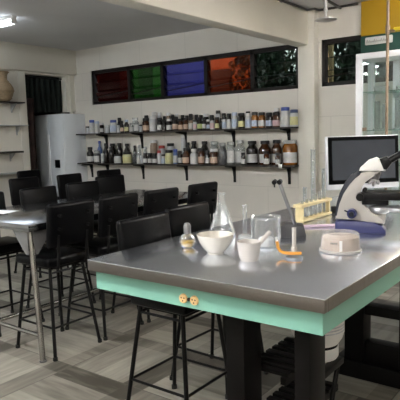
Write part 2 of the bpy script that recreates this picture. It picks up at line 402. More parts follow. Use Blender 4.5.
tag(cd_.build('conduit', M_PIPE), 'thin dark conduit along the top of the beam and back wall', 'conduit')
hk = MB().tube([(-2.751, 3.90, 2.64), (-2.72, 3.90, 2.64), (-2.705, 3.90, 2.61), (-2.71, 3.91, 2.59), (-2.72, 3.91, 2.605)], .006)
tag(hk.build('hook', M_PIPE), 'small black hook on the side of the ceiling beam', 'hook')
pp = thing('riser_pipe', 'thin vertical brass pipe in front of the glass cabinet', 'pipe', (-1.61, 4.80, 0))
MB().cyl((0,0,0), (0,0,2.748), .0125).build('pipe', M_COPPER, pp)
MB().cyl((0,0,2.24), (0,0,2.31), .020).cyl((0,0,2.26),(.06,0,2.265), .012).build('valve', M_COPPER, pp)
MB().box(.05, .17, -.012, .012, 2.262, 2.287, .005).build('valve_lever', M_YEL2, pp)

# ------------------------------------------------------------------ ceiling tube lights
def tube_light(cx, cy, along, label, m_='', lens=1.2):
    t = thing('tube_light', label, 'ceiling light', (cx, cy, ZC), 0 if along == 'x' else PI/2, 'ceiling lamps')
    MB().box(-lens/2-.03, lens/2+.03, -.032, .032, -.04, 0, .006).build('housing', M_FIX, t)
    MB().box(-lens/2-.03, -lens/2-.005, -.03, .03, -.085, -.04, .004).build('lamp_holder', M_FIX, t)
    MB().box(lens/2+.005, lens/2+.03, -.03, .03, -.085, -.04, .004).build('lamp_holder', M_FIX, t)
    MB().box(-lens/2, lens/2, -.035, .035, -.085, -.04, .014).build('diffuser', {'a': M_TUBEA, 'b': M_FILLB}.get(m_, M_TUBEON), t)
    return t
tube_light(-5.82, 3.66, 'x', 'lit ceiling lamp at upper left above the steel table', 'a')
tube_light(-1.9, .5, 'x', 'lit ceiling lamp left of the near end of the mint workbench')
tube_light(-.35, 4.8, 'x', 'lit ceiling lamp above the far end of the mint workbench')
tube_light(.2, -1.2, 'x', 'lit ceiling lamp behind the photographer')
tube_light(-4.4, .2, 'x', 'added unseen fill lamp on the ceiling of the near left bay', 'b')  # added out of view to brighten the left bay and the cupboard

# ------------------------------------------------------------------ left wall: shelves, basket, curtain, cupboard
def lshelf(z, y1, d, m_, label, th=.018):
    t = thing('wall_shelf', label, 'shelf', (XL+.001, 0, z))
    MB().box(0, d, 3.2, y1, -th, 0, .002).build('board', m_, t, smooth=False)
    for y in (3.5, y1-.12):
        MB().box(.002, .012, y, y+.02, -.14, -th).prism([(.012, -th), (d*.8, -th), (.012, -.12)], y+.006, y+.014).build('bracket', M_PALE, t, smooth=False)
lshelf(1.95, 4.70, .17, M_SHELFB, 'dark shelf board under the woven basket on the left wall')
lshelf(1.64, 4.76, .14, M_PALE, 'pale thin shelf on left wall, next below the basket shelf', .012)
lshelf(1.285, 4.63, .17, M_SHELFB, 'thick dark shelf board on left wall, second below the basket shelf', .025)
lshelf(.99, 4.72, .15, M_PALE, 'pale shelf on left wall, lowest of four', .012)
bk = thing('woven_basket', 'tall woven cane jar on the dark shelf at upper left', 'basket', (XL+.175, 4.32, 1.951))
bp_ = [(0, 0), (.13, 0), (.155, .02), (.185, .07), (.205, .13), (.20, .17), (.165, .22), (.13, .25), (.115, .28), (.118, .33), (.135, .37), (.14, .38), (.13, .38), (.105, .33), (.10, .28), (.15, .2), (.19, .13), (.14, .02), (0, .02)]
bp_ = [(r*.86, z) for r, z in bp_]
MB().lathe(bp_, 30).build('body', M_WICK, bk)
rm = MB()
for z, r in ((.03, .142), (.13, .178), (.25, .115), (.372, .121)):
    rm.tube([(r*math.cos(2*PI*i/24), r*math.sin(2*PI*i/24), z) for i in range(25)], .007, 6)
rm.build('rim_bands', M_WICK, bk)
def curtain(y0, y1, z0, z1, x, amp, waves, m_, label, seed):
    m = MB(); n = 60; rnd = random.Random(seed); A = []; B = []
    for i in range(n+1):
        y = y0+(y1-y0)*i/n; dx = amp*math.sin(waves*2*PI*i/n)+rnd.uniform(-.004, .004)
        A.append((m.b.verts.new((x+dx, y, z1)), m.b.verts.new((x+dx*1.3, y, (z0+z1)/2)), m.b.verts.new((x+dx*1.6, y+.01*math.sin(i), z0+rnd.uniform(0, .03)))))
    for p_, q_ in zip(A, A[1:]):
        for k in range(2): m.b.faces.new((p_[k], q_[k], q_[k+1], p_[k+1]))
    o = m.build('curtain', m_)
    md = o.modifiers.new('cloth_thickness', 'SOLIDIFY'); md.thickness = .008
    return tag(o, label, 'curtain')
curtain(4.90, 5.55, 1.815, 2.31, XL-.09, .02, 7, M_CURT, 'dark green curtain hanging in the doorway behind the pale cupboard', 1)
curtain(4.84, 4.98, .15, 2.02, XL-.02, .014, 2, M_CURT2, 'reddish brown cloth hanging at the left edge of the doorway', 2)
rd = MB().tube([(XL-.09, 4.80, 2.33), (XL-.09, 5.56, 2.33)], .01)
tag(rd.build('curtain_rod', M_RUBBER), 'dark curtain rod across the top of the doorway', 'rod')

cu = thing('cupboard', 'tall pale blue white steel cupboard in front of the doorway', 'cupboard', (-6.86, 5.515, 0))
cx0, cx1, cy0, cy1, ch = -.36, .36, -.215, .205, 1.80
MB().box(cx0, cx1, cy0+.02, cy1, .04, ch, .006).box(cx0+.02, cx1-.02, cy0+.04, cy1-.02, 0, .04).build('body', M_CUP, cu)
d1 = MB().box(cx0+.006, -.003, cy0, cy0+.019, .06, ch-.02, .004).build('door', M_CUP, cu)
d2 = MB().box(.003, cx1-.006, cy0, cy0+.019, .06, ch-.02, .004).build('door', M_CUP, cu)
MB().box(-.022, -.010, cy0-.014, cy0, .7, 1.5, .003).build('handle', M_WHITE, d1)
MB().box(.012, .028, cy0-.014, cy0, .7, 1.5, .003).build('handle', M_WHITE, d2)
bs = MB().box(.13, .245, cy0-.006, cy0, 1.005, 1.125, .003).build('notice', M_BEZEL, d2); bs['label'] = 'small black square plate'

# ------------------------------------------------------------------ bottle shelves
SZ1, SZ2 = 1.500, 1.070
SX0, SX1, SY0 = -6.47, -2.872, 5.50
def px_dir(u, v):
    return F_ + R_*((u-200)/f_px) - U_*((v-200)/f_px)
def shelf_x(u, v, y):                     # where a sight line meets the vertical plane at depth y
    d = px_dir(u, v); return d.x*y/d.y
for z, nm, bxs in ((SZ1, 'upper dark wall shelf holding the top row of reagent bottles', (-6.05, -5.34, -4.56, -3.8, -3.04)), (SZ2, 'lower dark wall shelf holding the big reagent bottles', (-6.40, -6.05, -5.34, -4.56, -3.8, -3.04))):
    t = thing('wall_shelf', nm, 'shelf', (0, 0, z))
    MB().box(SX0, SX1, SY0, W-.001, -.018, 0, .003).build('board', M_SHELFB, t, smooth=False)
    for bx in bxs:
        MB().box(bx-.016, bx+.016, W-.012, W-.001, -.23, -.018).prism([(W-.012, -.018), (SY0+.03, -.018), (SY0+.03, -.03), (W-.05, -.05), (W-.03, -.10), (W-.012, -.20)], bx-.012, bx+.012, 'x').build('bracket', M_BMETAL, t, smooth=False)
    if z == SZ2:
        o = MB().box(-3.055, -3.01, SY0-.012, SY0, -.03, .018, .003).build('shelf_clip', M_WHITE, t); o['label'] = 'small white square clip on the shelf front'

BM = {
 'amber': mat('amber_glass', (.055, .019, .006), .16, var=.15, coat=.4), 'dark': mat('dark_brown_glass', (.010, .007, .006), .18, var=.15, coat=.4),
 'white': mat('white_bottle', (.55, .56, .58), .45, var=.06), 'grey': M_GREYB, 'clear': M_CLEARB, 'cream': mat('cream_jar', (.60, .60, .36), .45, var=.06),
 'tan': mat('tan_jar', (.26, .19, .14), .4, var=.1), 'blue': mat('blue_bottle', (.10, .15, .32), .4, var=.1), 'honey': mat('orange_brown_glass', (.24, .085, .010), .16, var=.2, coat=.4)}
CM = {'black': mat('black_cap', (.012,.012,.013), .45, var=.1), 'white': mat('white_cap', (.7,.7,.7), .45, var=.03), 'blue': mat('blue_cap', (.06,.10,.36), .45, var=.05),
      'pale': mat('pale_blue_cap', (.45,.52,.66), .45, var=.03), 'red': mat('red_cap', (.42,.05,.04), .45, var=.05), 'glass': M_FGLASS, 'navy': mat('navy_cap', (.03,.05,.13), .45, var=.05)}
LM = {'white': mat('white_label', (.58,.58,.57), .6, var=.10, scale=60), 'peach': mat('peach_label', (.58,.42,.32), .6, var=.1, scale=60), 'yellow': mat('yellow_label', (.60,.57,.30), .6, var=.1, scale=60),
      'blue': mat('blue_white_label', (.45,.52,.66), .6, var=.15, scale=60), 'pink': mat('pink_label', (.60,.42,.45), .6, var=.1, scale=60), 'green': mat('green_label', (.42,.50,.22), .6, var=.1, scale=60)}
ORD = 'zero first second third fourth fifth sixth seventh eighth ninth tenth eleventh twelfth thirteenth fourteenth fifteenth sixteenth seventeenth eighteenth nineteenth twentieth'.split()
def ordn(i):
    if i <= 20: return ORD[i]
    b = {2: 'twenty', 3: 'thirty'}[i//10]
    return (b[:-1]+'ieth') if i % 10 == 0 else b+'-'+ORD[i % 10]
BODYW = {'amber': 'amber glass bottle', 'dark': 'dark brown bottle', 'white': 'white plastic bottle', 'grey': 'smoky grey bottle', 'clear': 'clear glass bottle', 'cream': 'yellowish cream jar', 'tan': 'tan jar', 'blue': 'blue bottle', 'honey': 'orange brown glass bottle'}

def make_bottle(x, y, z, r, h, body, cap, lab, label, group, kind):
    t = thing('reagent_bottle', label, 'bottle', (x, y, z), random.uniform(-.2, .2)+.45, group)
    ch_ = min(.04, h*.19) if kind != 'wide' else min(.04, h*.2); hb = h-ch_
    if kind == 'wide':                                   # wide-mouth jar
        sh_ = hb*.90; rn = r*.82
        pr = [(0, 0), (r*.93, 0), (r, r*.08), (r, sh_-r*.1), (r*.95, sh_), (rn, hb-.004), (rn*.98, hb), (0, hb)]; rc = rn*1.08
    elif kind == 'tall':                                 # narrow-mouth bottle with a sloping shoulder
        sh_ = hb*.66; rn = r*.36
        pr = [(0, 0), (r*.93, 0), (r, r*.1), (r, sh_-r*.1), (r*.93, sh_+r*.05), (r*.68, sh_+(hb-sh_)*.35), (rn*1.15, sh_+(hb-sh_)*.6), (rn, hb-.004), (rn, hb), (0, hb)]; rc = rn*1.3
    else:                                                # Winchester bottle, round shoulder
        sh_ = hb*.78; rn = r*.56
        pr = [(0, 0), (r*.93, 0), (r, r*.1), (r, sh_-r*.12), (r*.94, sh_+r*.04), (r*.76, sh_+(hb-sh_)*.38), (rn*1.1, sh_+(hb-sh_)*.66), (rn, hb-.004), (rn, hb), (0, hb)]; rc = rn*1.25
    MB().lathe(pr, 18).build('body', BM[body], t)
    MB().lathe([(0, hb), (rc, hb), (rc*1.02, hb+.003), (rc*1.02, h-.004), (rc*.9, h), (0, h)], 16).build('cap', CM[cap], t)
    if lab:
        l0, l1 = .13*sh_, (.66 if body in ('amber', 'dark', 'honey') else .8)*sh_; n = 12; m = MB(); a0 = PI*1.5-1.15; a1 = PI*1.5+1.15; V = []
        for i in range(n+1):
            a = a0+(a1-a0)*i/n; V.append((m.b.verts.new(((r+.0012)*math.cos(a), (r+.0012)*math.sin(a), l0)), m.b.verts.new(((r+.0012)*math.cos(a), (r+.0012)*math.sin(a), l1))))
        for p_, q_ in zip(V, V[1:]): m.b.faces.new((p_[0], q_[0], q_[1], p_[1]))
        m.build('label', LM[lab], t)
    return t

# pixel left, pixel right, height in pixels, body, cap, label, shape
UP_F = [(86,89.2,7.5,'white','black',None,'w'),(89.6,94.6,14,'white','blue','white','w'),(95,99.4,12.5,'white','pale','white','w'),(100,104,10.5,'dark','white','white','w'),(105,109.6,8,'white','white',None,'w'),
 (110.4,116.6,13.2,'white','blue','blue','w'),(117.2,120,9.5,'white','black',None,'w'),(120.4,123.8,12,'dark','black','peach','r'),(124.6,129,13,'dark','pale','yellow','r'),(129.8,133.6,9.5,'clear','glass','white','w'),
 (134.2,139,15,'clear','glass','white','r'),(139.4,142.4,7.5,'white','black',None,'w'),(143,149.4,14,'amber','black','peach','w'),(150,156.8,16,'white','white','white','w'),(157.4,162.2,14,'dark','black','white','w'),
 (162.8,166,11.5,'dark','black',None,'w'),(166.6,172,12.5,'dark','white','white','w'),(172.6,178,14.5,'dark','black','peach','w'),(178.4,183.2,12.2,'amber','black','peach','w'),(183.8,188.2,13,'amber','black','peach','w'),
 (188.8,193,12.5,'tan','black','white','w'),(193.4,196.8,10.5,'white','black','pink','w'),(197.4,202.2,13,'dark','black','green','w'),(202.6,206,12.4,'dark','black','white','w'),(206.6,210,10.5,'dark','white','blue','w'),
 (210.4,214.6,11.5,'white','black','pink','w'),(215.2,219.2,12.5,'amber','black','yellow','w'),(219.6,222,11.4,'dark','black',None,'r'),(222.4,226.6,12.5,'white','black','blue','w'),(227,231.2,12.4,'white','black','white','w'),
 (232,237.6,16.8,'white','pale','blue','w'),(238.4,244.8,16,'dark','black','yellow','w'),(245.6,251.2,15.5,'white','white','blue','w'),(251.8,258,16.5,'honey','black','blue','w'),(258.8,265,16,'honey','black','white','w'),
 (266.2,272.2,15.5,'dark','black','blue','w'),(272.8,279.6,15.5,'amber','black','pink','w'),(281,289.6,20.5,'white','blue','white','w'),(290.2,298,17.8,'white','navy','yellow','w')]
UP_B = [(152,157.2,20,'white','white',None,'w'),(158,161.8,19.5,'white','white',None,'w'),(166.5,170.8,19,'tan','white',None,'w'),(175,179,17.5,'dark','white',None,'r'),(189,193,17,'dark','black',None,'w'),(203.6,209,16.5,'dark','white',None,'w'),(216,220.6,19.5,'white','black','white','w'),(274.2,279.6,20,'dark','white',None,'w'),(144.5,148.6,17,'dark','black',None,'w'),(163,166,15.5,'dark','black',None,'w'),(171,174.4,17,'dark','black',None,'w'),(181,184.6,16,'dark','black',None,'w'),(185.2,188.4,15.5,'tan','black',None,'w'),(194.6,198.4,16,'dark','black',None,'w'),(199.4,203,15.5,'white','black',None,'w'),(210,214,15,'dark','black',None,'w'),(222,226,16.5,'dark','black',None,'w'),(227,231.4,16,'dark','black',None,'w'),(246,250.4,17.5,'dark','black',None,'w'),(117.8,121.4,15.5,'dark','black',None,'w'),(132.4,136,15,'clear','glass',None,'w')]
LO_F = [(87.4,93.6,16.5,'dark','black','white','r'),(94.2,100,13,'grey','glass','white','w'),(101,103.8,10,'white','white',None,'w'),(104.6,108.6,20,'dark','black',None,'t'),(109.2,113.8,17,'dark','black',None,'r'),
 (114.4,121,9.3,'white','black','white','w'),(123.2,131.4,11.8,'cream','black','yellow','w'),(133,136.4,12.5,'grey','glass',None,'r'),(136.9,140,10.5,'white','glass','white','w'),(140.4,143,8.6,'white','white',None,'w'),(143.4,147.4,11,'dark','black','white','w'),
 (147.9,152,11,'dark','black','white','w'),(152.5,156.9,11,'dark','black','white','w'),(157.5,161,14,'white','red','white','w'),(161.4,165.2,10,'white','black','blue','w'),(165.6,172.8,14.4,'cream','black','yellow','w'),(173.4,177.6,15.5,'blue','blue','white','w'),(178,182,14,'dark','black','white','w'),
 (182.6,189.8,17,'amber','black','peach','r'),(190.6,197.6,16,'white','white','white','r'),(198.2,204.8,17,'amber','black','peach','w'),(205.3,209.4,14.5,'dark','black','white','w'),(210.2,217.8,16.5,'amber','white','peach','w'),
 (218.8,226.6,22.5,'grey','glass',None,'r'),(227.6,234.4,23.8,'clear','glass','white','w'),(235.4,245,25,'clear','glass','white','r'),(246.8,257.6,24.5,'dark','black','white','r'),(259.4,270.8,25,'amber','black','white','r'),(272,281.8,26,'amber','black','white','r'),(283.6,297,26,'honey','glass','white','w')]
LO_B = [(97.6,102.4,22.5,'blue','blue',None,'t'),(109.6,116.2,20,'dark','black',None,'r'),(117,122.6,20.5,'dark','black',None,'r'),(124.6,130,20,'dark','black',None,'r'),(137.4,141.4,18.5,'clear','glass',None,'r'),(143.4,147.4,17,'clear','glass',None,'r'),(150.6,157.4,24,'tan','white',None,'w'),
 (158.8,165,18.5,'white','red',None,'w'),(167,174.6,21,'white','black',None,'w'),(181.4,185.6,30,'white','white',None,'w'),(191,197.4,23.5,'dark','black',None,'r'),(201,208.6,23.5,'dark','black',None,'r'),(211,218.4,23.5,'clear','glass',None,'w'),(103.6,107.4,20,'dark','black',None,'t'),(133.4,136.4,18,'dark','black',None,'r'),(186,190.4,22,'dark','black',None,'r'),(88.2,91.6,14,'dark','black',None,'w'),(220.5,226,21,'clear','glass',None,'r')]
LO_X = [(241,245.4,13,'dark','black','white','w'),(263.4,269.6,14.5,'amber','black','white','w'),(275.2,279.8,13,'amber','black','white','w')]  # small ones before the big ones
def row(data, z, back, where, group, vline, front=None):
    for i, (a, c, hp, body, cap, lab, k) in enumerate(data):
        u = (a+c)/2; y = 5.60
        X = shelf_x(u, vline, y); depth = X*F_.x + y*F_.y + (z-CAMZ)*F_.z
        r = (c-a)/2*depth/f_px*1.12
        if back: y = W-.008-min(r, .052); r = min(r, .052)
        elif front: r *= .86; y = SY0+.002+r
        else: y = max(SY0+.012+r, min(5.585, 5.70-r)) if (r < .066 and hp < 24) else W-.003-r
        if not back and not front and r < .066 and hp < 24: y = SY0+.016+r
        X = shelf_x(u, vline, y); depth = X*F_.x + y*F_.y + (z-CAMZ)*F_.z
        h = hp*depth/f_px*.95
        kind = {'w': 'wide', 'r': 'round', 't': 'tall'}[k]
        capw = {'glass': 'glass stopper', 'pale': 'pale blue cap', 'navy': 'navy cap'}.get(cap, cap+' cap')
        make_bottle(X, y, z+.0005, r, h, body, cap, lab, '%s with %s, %s from the left in the %s' % (BODYW[body], capw, ordn(i+1), where), group, kind)
row(UP_F, SZ1, False, 'upper front row', 'bottles on the upper wall shelf', 128)
row(UP_B, SZ1, True, 'upper back row', 'bottles on the upper wall shelf', 125)
row(LO_F, SZ2, False, 'lower shelf row', 'bottles on the lower wall shelf', 157)
row(LO_B, SZ2, True, 'lower back row', 'bottles on the lower wall shelf', 155)
row(LO_X, SZ2, False, 'small lower front row', 'bottles on the lower wall shelf', 160, True)

# ------------------------------------------------------------------ glass cabinet
gc = thing('glass_cabinet', 'tall white framed glass cabinet against the back wall at right', 'cabinet', (-1.51, 5.42, 0))
gw, gd, gh = .52, .16, 2.165
fr = MB()
for sx in (-1, 1):
    for sy in (-1, 1):
        fr.box(sx*gw-.03, sx*gw+.03, sy*gd-.02, sy*gd+.02, 0, gh-.0555)
fr.box(-gw-.03, gw+.03, -gd-.02, gd+.02, gh-.055, gh, .003).box(-gw+.0305, gw-.0305, -gd-.018, -gd+.018, .80, .86).box(-gw+.0305, gw-.0305, -gd+.019, gd-.02, .80, .82).box(-gw+.0305, gw-.0305, -gd-.018, gd+.018, 0, .08)
fr.build('frame', M_CABW, gc)
MB().box(-gw+.005, -.003, -gd-.015, -gd+.01, .085, .795, .003).build('door', M_CABW, gc); MB().box(.003, gw-.005, -gd-.015, -gd+.01, .085, .795, .003).build('door', M_CABW, gc)
MB().box(-gw+.03, -.004, -gd-.003, -gd+.003, .86, gh-.055).build('glass_door', M_CABG, gc); MB().box(.004, gw-.03, -gd-.003, -gd+.003, .86, gh-.055).build('glass_door', M_CABG, gc)
for sx in (-1, 1): MB().box(sx*gw-.003, sx*gw+.003, -gd+.02, gd-.02, .82, gh-.055).build('side_glass', M_CABG, gc)
MB().box(-gw+.03, gw-.03, gd-.003, gd+.003, .82, gh-.055).build('back_glass', M_CABG, gc)
MB().box(-.30, -.235, gd-.02, gd+.02, .82, gh-.055, .003).build('rear_post', M_CABW, gc)
for z in (1.10, 1.435, 1.80): MB().box(-gw+.03, gw-.03, -gd+.015, gd-.025, z-.005, z+.005).build('glass_shelf', M_SHGLASS, gc)
MB().box(-gw+.035, -gw+.075, -gd-.012, -gd-.003, 1.43, 1.465, .003).build('latch', M_COPPER, gc)
gi = 0
for (x, y, z, r, h) in [(-.40, 0, 1.42, .028, .27), (-.31, -.06, 1.42, .022, .24), (-.21, .03, 1.42, .030, .30), (-.10, -.03, 1.42, .026, .28), (-.02, .05, 1.42, .022, .25), (.07, -.04, 1.42, .030, .30), (.18, .02, 1.42, .026, .27), (.30, -.03, 1.42, .028, .29)]:
    gi += 1
    t = thing('measuring_cylinder', 'tall glass measuring cylinder, %s from the left on the glass cabinet shelf' % ordn(gi), 'glassware', (-1.51+x, 5.42+y, z+.0205), 0, 'glassware in the glass cabinet')
    MB().lathe([(0, 0), (r*1.5, 0), (r*1.5, .008), (r*.9, .014), (r, .02), (r, h), (r*1.12, h+.004), (r*.9, h), (r*.88, .022), (0, .022)], 16).build('body', M_CLEARB, t)
for i, (x, y, h) in enumerate([(-.36, 0, .05), (-.14, -.02, .04), (.10, .0, .06), (.28, -.02, .04)]):
    t = thing('glass_dish', 'low glass dish, %s from the left on the upper cabinet shelf' % ordn(i+1), 'glassware', (-1.51+x, 5.42+y, 1.8055), 0, 'glassware in the glass cabinet')
    MB().lathe([(0, 0), (.06, 0), (.072, .006), (.075, h), (.071, h), (.068, .009), (0, .009)], 20).build('body', M_CLEARB, t)

# ------------------------------------------------------------------ main workbench
H = .90; TX0, TX1, TY0, TY1 = -1.876, -.737, 1.621, 4.66
wbch = thing('workbench', 'stainless steel topped laboratory bench with mint green apron on black wooden legs', 'workbench', (0, 0, 0))
MB().box(TX0, TX1, TY0, TY1, H-.006, H, .0025).build('worktop', M_STEEL, wbch)
MB().box(TX0+.001, TX1-.001, TY0+.001, TY0+.03, H-.050, H-.006, .002).box(TX0+.001, TX0+.03, TY0+.03, TY1-.001, H-.050, H-.006).box(TX1-.03, TX1-.001, TY0+.03, TY1-.001, H-.050, H-.006).build('steel_edge', M_SEDGE, wbch)
ap = MB().box(TX0+.018, TX1-.022, TY0+.034, TY0+.06, .762, H-.008).box(TX0+.018, TX0+.06, TY0+.06, TY1-.03, .762, H-.008).box(TX1-.047, TX1-.022, TY0+.06, TY1-.03, .762, H-.008).box(TX0+.018, TX1-.022, TY1-.06, TY1-.03, .762, H-.008)
ap.build('apron', M_MINT, wbch, smooth=False)
for x0, x1 in ((-1.20, -1.115), (-.90, -.838)):
    MB().box(x0, x1, 1.72, 1.85, 0, .80, .004).build('leg', M_BWOOD, wbch)
    MB().box(x0, x1, 4.20, 4.33, 0, .80, .004).build('leg', M_BWOOD, wbch)
MB().box(-1.30, -.70, 2.99, 3.17, 0, .10, .004).build('foot_beam', M_BWOOD, wbch)
MB().box(-1.24, -1.125, 3.0, 3.12, .10, .80, .004).build('leg', M_BWOOD, wbch)
MB().box(-.925, -.82, 3.0, 3.12, .10, .80, .004).build('leg', M_BWOOD, wbch)
MB().box(-1.125, -.925, 3.02, 3.10, .10, .225, .003).build('crossbar', M_BWOOD, wbch)
MB().box(-1.125, -.925, 3.02, 3.10, .385, .44, .003).build('crossbar', M_BWOOD, wbch)
for z, ya, yb in ((.49, 1.86, 2.26), (.27, 1.86, 2.36)):
    sl = MB(); n = int((yb-ya)/.055)
    for k in range(n):
        y = ya+k*.055; sl.box(-1.20, -1.0, y, y+.034, z-.015, z, .002)
    sl.box(-1.195, -1.17, 1.85, yb, z-.045, z-.015).box(-1.03, -1.005, 1.85, yb, z-.045, z-.015)
    sl.build('slatted_shelf', M_BWOOD, wbch, smooth=False)
MB().box(-.90, -.86, 1.851, 1.875, .43, .48).build('crossbar', M_BWOOD, wbch, smooth=False)
MB().box(-.895, -.86, 1.875, 2.08, .492, .519, .003).build('jug_support', M_BWOOD, wbch)
MB().cyl((-.878, 2.06, .495), (-.868, 1.852, .10), .010).build('brace', M_BWOOD, wbch)
ou = MB().cyl((-1.352, TY0+.0335, .797), (-1.352, TY0+.026, .797), .0195, .018, 24).cyl((-1.297, TY0+.0335, .797), (-1.297, TY0+.026, .797), .0195, .018, 24)
op = ou.build('socket_outlet', M_OUTLET, wbch)
ho = MB()
for cx in (-1.352, -1.297):
    for dx, dz in ((-.007, .003), (.007, .003), (0, -.009)): ho.cyl((cx+dx, TY0+.0265, .797+dz), (cx+dx, TY0+.0255, .797+dz), .0032, n=8)
ho.cyl((-1.3245, TY0+.034, .797), (-1.3245, TY0+.028, .797), .007, n=10)
ho.build('socket_holes', M_HOLE, op)

# jug under the bench
jg = thing('plastic_jug', 'white plastic jug with printed label under the mint bench behind its front leg', 'jug', (-.958, 2.037, .5195))
MB().lathe([(0, .062), (.085, .062), (.100, .085), (.108, .11), (.108, .20)], 32).build('body', M_WHITE, jg)
up = MB().lathe([(.108, .20), (.108, .235), (.09, .245), (.05, .25), (0, .25)], 32).build('grey_shoulder', mat('grey_plastic', (.42,.42,.42), .4, var=.04), jg)
MB().lathe([(0, .0), (.080, .0), (.085, .008), (.085, .05), (0, .05)], 28).build('base_ring', M_WHITE, jg)
MB().lathe([(0, .050), (.082, .050), (.082, .062), (0, .062)], 28).build('seam', M_BEZEL, jg)
for z0, z1, cc in ((.175, .182, (.60,.47,.49)), (.160, .167, (.60,.47,.49)), (.145, .15, (.52,.54,.62)), (.133, .138, (.52,.54,.62)), (.121, .126, (.52,.54,.62))):
    m = MB(); V = []
    for i in range(13):
        a = -1.25+1.5*i/12; V.append((m.b.verts.new((  .1086*math.cos(a),   .1086*math.sin(a), z0)), m.b.verts.new((  .1086*math.cos(a),   .1086*math.sin(a), z1))))
    for p_, q_ in zip(V, V[1:]): m.b.faces.new((p_[0], q_[0], q_[1], p_[1]))
    m.build('label_print', mat('label_ink', cc, .6, var=.2, scale=80), jg)

# ------------------------------------------------------------------ second steel table
t2 = thing('steel_table', 'long grey steel table on tube legs with stools pushed up all round', 'table', (0, 0, 0))
QX0, QX1, QY0, QY1 = -3.96, -2.956, 2.09, 4.12
MB().box(QX0, QX1, QY0, QY1, H-.045, H, .004).build('tabletop', M_STEEL2, t2)
for (lx, ly, sx, sy) in ((QX1-.045, QY0+.045, -1, 1), (QX0+.045, QY0+.045, 1, 1), (QX1-.045, QY1-.045, -1, -1), (QX0+.045, QY1-.045, 1, -1)):
    fx, fy = lx-sx*.075, ly-sy*.02
    lg = MB().cyl((fx, fy, 0), (lx, ly, H-.045), .019, .019, 16).build('leg', M_TUBE, t2)
    MB().cyl((fx, fy, 0), (fx, fy, .012), .023, n=14).build('foot_cap', M_GUSSET, lg)
    g = MB().prism([(lx+.0, H-.045), (lx+sx*.16, H-.045), (lx+sx*.03, H-.20), (lx, H-.20)], ly-.026*sy, ly-.022*sy, 'y')
    g.prism([(ly, H-.045), (ly+sy*.16, H-.045), (ly+sy*.03, H-.20), (ly, H-.20)], lx-.026*sx, lx-.022*sx, 'x')
    g.build('gusset', M_GUSSET, lg, smooth=False)
MB().cyl((QX0-.015, QY0+.029, .17), (QX1+.015, QY0+.029, .17), .014).build('stretcher', M_TUBE, t2)
MB().cyl((QX0-.015, QY1-.029, .17), (QX1+.015, QY1-.029, .17), .014).build('stretcher', M_TUBE, t2)
MB().cyl(((QX0+QX1)/2, QY0+.029, .17), ((QX0+QX1)/2, QY1-.029, .17), .014).build('stretcher', M_TUBE, t2)
tag(MB().box(-.12, .12, -.09, .09, 0, .0012, M=Matrix.Rotation(.3, 4, 'Z')).build('sheet_of_paper', M_PAPER, loc=(-3.73, 2.385, H+.0003)), 'white sheet of paper lying on the steel table at far left', 'paper')

# ------------------------------------------------------------------ stools
GST = 'black vinyl stools around the tables'
def make_stool(label):
    t = thing('bar_stool', label, 'stool', (0, 0, 0), 0, GST)
    MB().box(-.18, .18, -.165, .195, .60, .665, .022, seg=3).build('seat', M_VINYL, t)
    tops = {}; feet = {}
    for sx in (-1, 1):
        for sy in (-1, 1):
            a = (sx*.135, sy*.135+.01, .60); f_ = (sx*.195, sy*.205, 0)
            lg = MB().cyl(f_, a, .0115, .0115, 10).build('leg', M_BMETAL, t)
            MB().cyl(f_, (f_[0]-sx*.001, f_[1]-sy*.001, .022), .0155, n=10).build('rubber_foot', M_RUBBER, lg)
    def at(sx, sy, z):
        k = z/.60; return (sx*(.195-.06*k), sy*(.205-.07*k)+.01*k, z)
    for (z, r) in ((.205, .0075), (.56, .0075)):
        rg = MB()
        q = [at(-1,-1,z), at(1,-1,z), at(1,1,z), at(-1,1,z)]
        for i in range(4): rg.cyl(q[i], q[(i+1) % 4], r, n=8)
        rg.build('footrest' if z < .4 else 'seat_ring', M_BMETAL, t)
    fr_ = MB().box(-.14, .14, -.14, .17, .585, .60)
    fr_.build('seat_plate', M_BMETAL, t)
    Mb = Matrix.Translation((0, -.185, .735)) @ Matrix.Rotation(math.radians(6), 4, 'X')
    for sx in (-1, 1):
        MB().tube([(sx*.115, -.12, .592), (sx*.118, -.19, .60), (sx*.12, -.203, .65), (sx*.12, -.206, .74), (sx*.12, -.213, .82)], .011, 8).build('back_upright', M_BMETAL, t)
    MB().box(-.192, .192, -.022, .026, 0, .292, .022, M=Mb, seg=3).build('backrest', M_VINYL, t)
    for sx in (-1, 1):
        for z in (.13, .22):
            p = Mb @ Vector((sx*.12, -.022, z)); q = Mb @ Vector((sx*.12, -.048, z)); MB().cyl(p, q, .012, n=8).build('bolt_head', M_BMETAL, t)
    return t
st0 = make_stool('black vinyl stool on the near side of the steel table, nearest its front corner')
R90 = PI/2
st0.location = (-3.075, 2.365, 0); st0.rotation_euler = (0, 0, R90)
